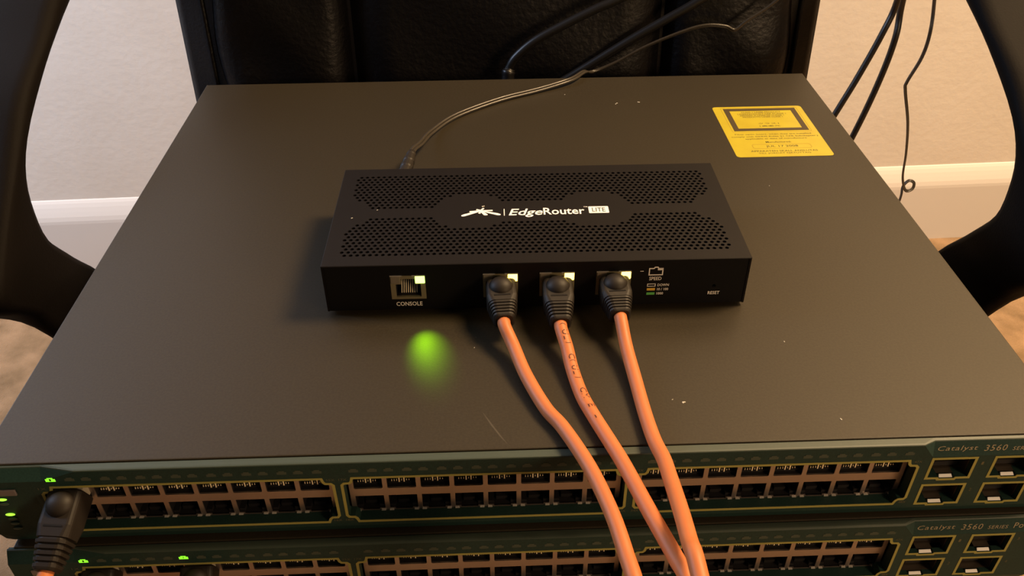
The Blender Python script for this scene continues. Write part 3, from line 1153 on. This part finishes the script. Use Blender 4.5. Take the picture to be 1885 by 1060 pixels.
patch_cable('black-booted patch cable in the first port of the lower switch', W2(P1X, -1.0, -17.0), (0.05, -1, -0.5), 0.031,
            [W2(P1X + 2, -34, -36), W2(P1X + 2, -42, -48), W2(P1X + 2, -50, -75), W2(P1X, -54, -160), W2(P1X, -56, -470)], GRP2)
P7X = P1X + 3 * PITCH_P
patch_cable('black-booted patch cable in the fourth top port of the lower switch', W2(P7X, -1.0, -17.0), (0.05, -1, -0.5), 0.031,
            [W2(P7X + 2, -34, -36), W2(P7X + 2, -42, -48), W2(P7X + 2, -50, -75), W2(P7X, -54, -160), W2(P7X, -56, -470)], GRP2)

# ------------------------------------------------------------------ power leads
# router's thin twin-core lead
zr = empty('power_lead', er_world(-73, 90.2, 12.5), 'thin twin-core power lead from the back of the small router', 'power lead')
ZO = Vector(zr.location)
m = MB()
p0, p1 = Vector(er_world(-71.5, 89.6, 14.5)), Vector(er_world(-67.6, 133, 14.0))
lo = []
dd = (p1 - p0)
for t, r in ((0, 4.2), (0.42, 4.2), (0.45, 3.4), (0.52, 3.4), (0.54, 3.9), (0.62, 3.8), (0.64, 3.1), (0.7, 3.1), (0.72, 3.5), (0.8, 3.4), (0.82, 2.7), (0.9, 2.7), (0.92, 2.9), (1.0, 2.4)):
    fr_ = frames([p0, p1])[0]
    lo.append([p0 + dd * t + (fr_[2] * math.cos(2 * math.pi * k / 16) + fr_[3] * math.sin(2 * math.pi * k / 16)) * r * MM - ZO for k in range(16)])
m.loft(lo)
m.build('barrel_plug', 'boot_rubber', zr)
zp = [tuple(p1 - dd * 0.1), W(-60.5, 232, 12.4), W(-57.2, 250, 7.2), W(-51.5, 274, 3.0), W(-36, 299, 2.1), W(-6, 323, 2.1), W(22, 338, 2.2), W(46, 352, 3.2), W(58, 372, 0.5), W(66, 386, -5.5), W(83.2, 389, 0.2), W(106.7, 390, 12.4), W(134.4, 390, 23.6), W(150.3, 390, 27.5), W(164.8, 390, 26.4), W(172.4, 390, 23.7), W(180.6, 390, 30.6), W(200.3, 390, 45.7),
      W(230, 389, 80), W(262, 391, 122), W(292, 405, 160), W(320, 440, 182), W(356, 500, 145), W(400, 570, 50), W(442.2, 620, -34.8), W(447.7, 620, -68.7), W(446.7, 620, -95.2), W(438.5, 620, -122.5), W(439.3, 620, -133), W(452.5, 620, -170.8), W(461, 620, -208.2), W(465, 620, -236.5), W(469.6, 620, -251), W(475.2, 620.5, -259.5), W(483.0, 622, -258), W(483.6, 624, -251), W(477.2, 625, -248.8), W(472.5, 625, -257), W(473.0, 624, -275), W(476, 640, -330), W(470, 680, -430), W(440, 760, -550), W(390, 840, -570.5), W(300, 900, -570.5)]
pts = catmull(zp, 7)
fr_ = frames(pts)
for s in (-1, 1):
    m = MB()
    q = []
    for i, (p, t, a, b) in enumerate(fr_):
        hz = Vector((a.x, a.y, a.z))
        tw = 0.9 * math.sin(i * 0.05)
        q.append(p + (a * math.cos(tw) + b * math.sin(tw)) * (s * 0.92 * MM) - ZO)
    m.tube(q, 1.0 * MM, 8)
    m.build('lead_core', 'zip_cord', zr, True)

# two thick mains leads rising behind the upper switch and dropping beside the chair
for label, plug, path in (
        ('thick black power lead with strain relief rising behind the upper switch', [W(1.0, 380, -30), W(1.3, 383, -7.0), W(2.2, 384.5, -1.5)],
         [W(2.4, 385, -0.7), W(7.5, 385, 7.8), W(21.8, 385, 20.1), W(43.7, 385, 32.1), W(67.2, 385, 43.7), W(80.8, 385, 49.4), W(130, 386, 72), W(195, 393, 108), W(250, 412, 142), W(295, 440, 162), W(338, 500, 118), W(375, 565, 40), W(394.2, 600, -27.3), W(388, 600, -60.2), W(374.1, 600, -106.4), W(360.1, 600, -146.2), W(335, 605, -225), W(310, 640, -380), W(300, 690, -535), W(290, 760, -568), W(245, 805, -570), W(200, 850, -570)]),
        ('thick black power lead crossing behind the thin twin-core lead', [W(30, 384, -48), W(36, 388, -30), W(40, 394, -19)],
         [W(41.9, 394, -17.7), W(54.4, 395, -10.4), W(94.8, 396, 14.9), W(122.2, 396, 31.2), W(145.1, 396, 45), W(190, 398, 76), W(240, 412, 118), W(290, 428, 152), W(330, 470, 152), W(372, 545, 70), W(403.5, 608, -30.0), W(406.4, 608, -69), W(401.5, 608, -116.5), W(388.6, 608, -180), W(370, 612, -255), W(345, 650, -400), W(335, 700, -540), W(325, 770, -568), W(282, 815, -570), W(240, 860, -570)])):
    root = empty('mains_lead', plug[0], label, 'power lead', 'mains leads of the stacked switches')
    po = Vector(plug[0])
    m = MB()
    m.tube([Vector(q) - po for q in catmull(plug, 6)], lambda t: (5.6 - 1.0 * t + 0.35 * math.sin(t * 60)) * MM, 14)
    m.build('strain_relief', 'black_cord', root, True)
    m = MB()
    m.tube([Vector(q) - po for q in catmull([plug[-2], plug[-1]] + path, 8)], 3.3 * MM, 12)
    m.build('lead', 'black_cord', root, True)

# ------------------------------------------------------------------ dust and a scuff on the upper switch
m = MB()
for x, y, z, r in ((75, 317, 0, 0.55), (91, 318, 0, 0.8), (74.2, 315.5, 0, 0.4), (64, 23, 0, 0.6), (127, 11, 0, 0.5), (-19, 138, EG / MM + EH, 0.7), (-72, 137, EG / MM + EH, 0.35), (-84, 130, EG / MM + EH, 0.4),
                   (40, 333, 0, 0.35), (-24, 62, 0, 0.25), (60, 25, 0, 0.3), (150, 200, 0, 0.3), (118, 60, 0, 0.3)):
    for k in range(2):
        a = random.random() * 6.28
        m.ell(((x + k * r * 1.1 * math.cos(a)) * MM, (y + k * r * 1.1 * math.sin(a)) * MM, ZT + (z + 0.17) * MM), r * MM * random.uniform(0.5, 1), r * MM * random.uniform(0.5, 1), 0.15 * MM, 7, 4)
tag(m.build('dust', 'dust'), 'scattered pale dust specks on the switch and router tops', 'dust', kind='stuff')
m = MB()
sc_pts = [Vector((-20.5, 20.5)), Vector((-17, 13.5)), Vector((-13.5, 7.0)), Vector((-11, 3.0))]
v = []
for k, p in enumerate(sc_pts):
    w = (0.12, 0.4, 0.35, 0.1)[k]
    v += [((p.x - w) * MM, p.y * MM, 0.03 * MM + SH + 0.0006), ((p.x + w) * MM, p.y * MM, 0.03 * MM + SH + 0.0006)]
m.add(v, [(2 * k, 2 * k + 1, 2 * k + 3, 2 * k + 2) for k in range(3)])
m.build('scuff_mark', 'scuff', upper_switch)
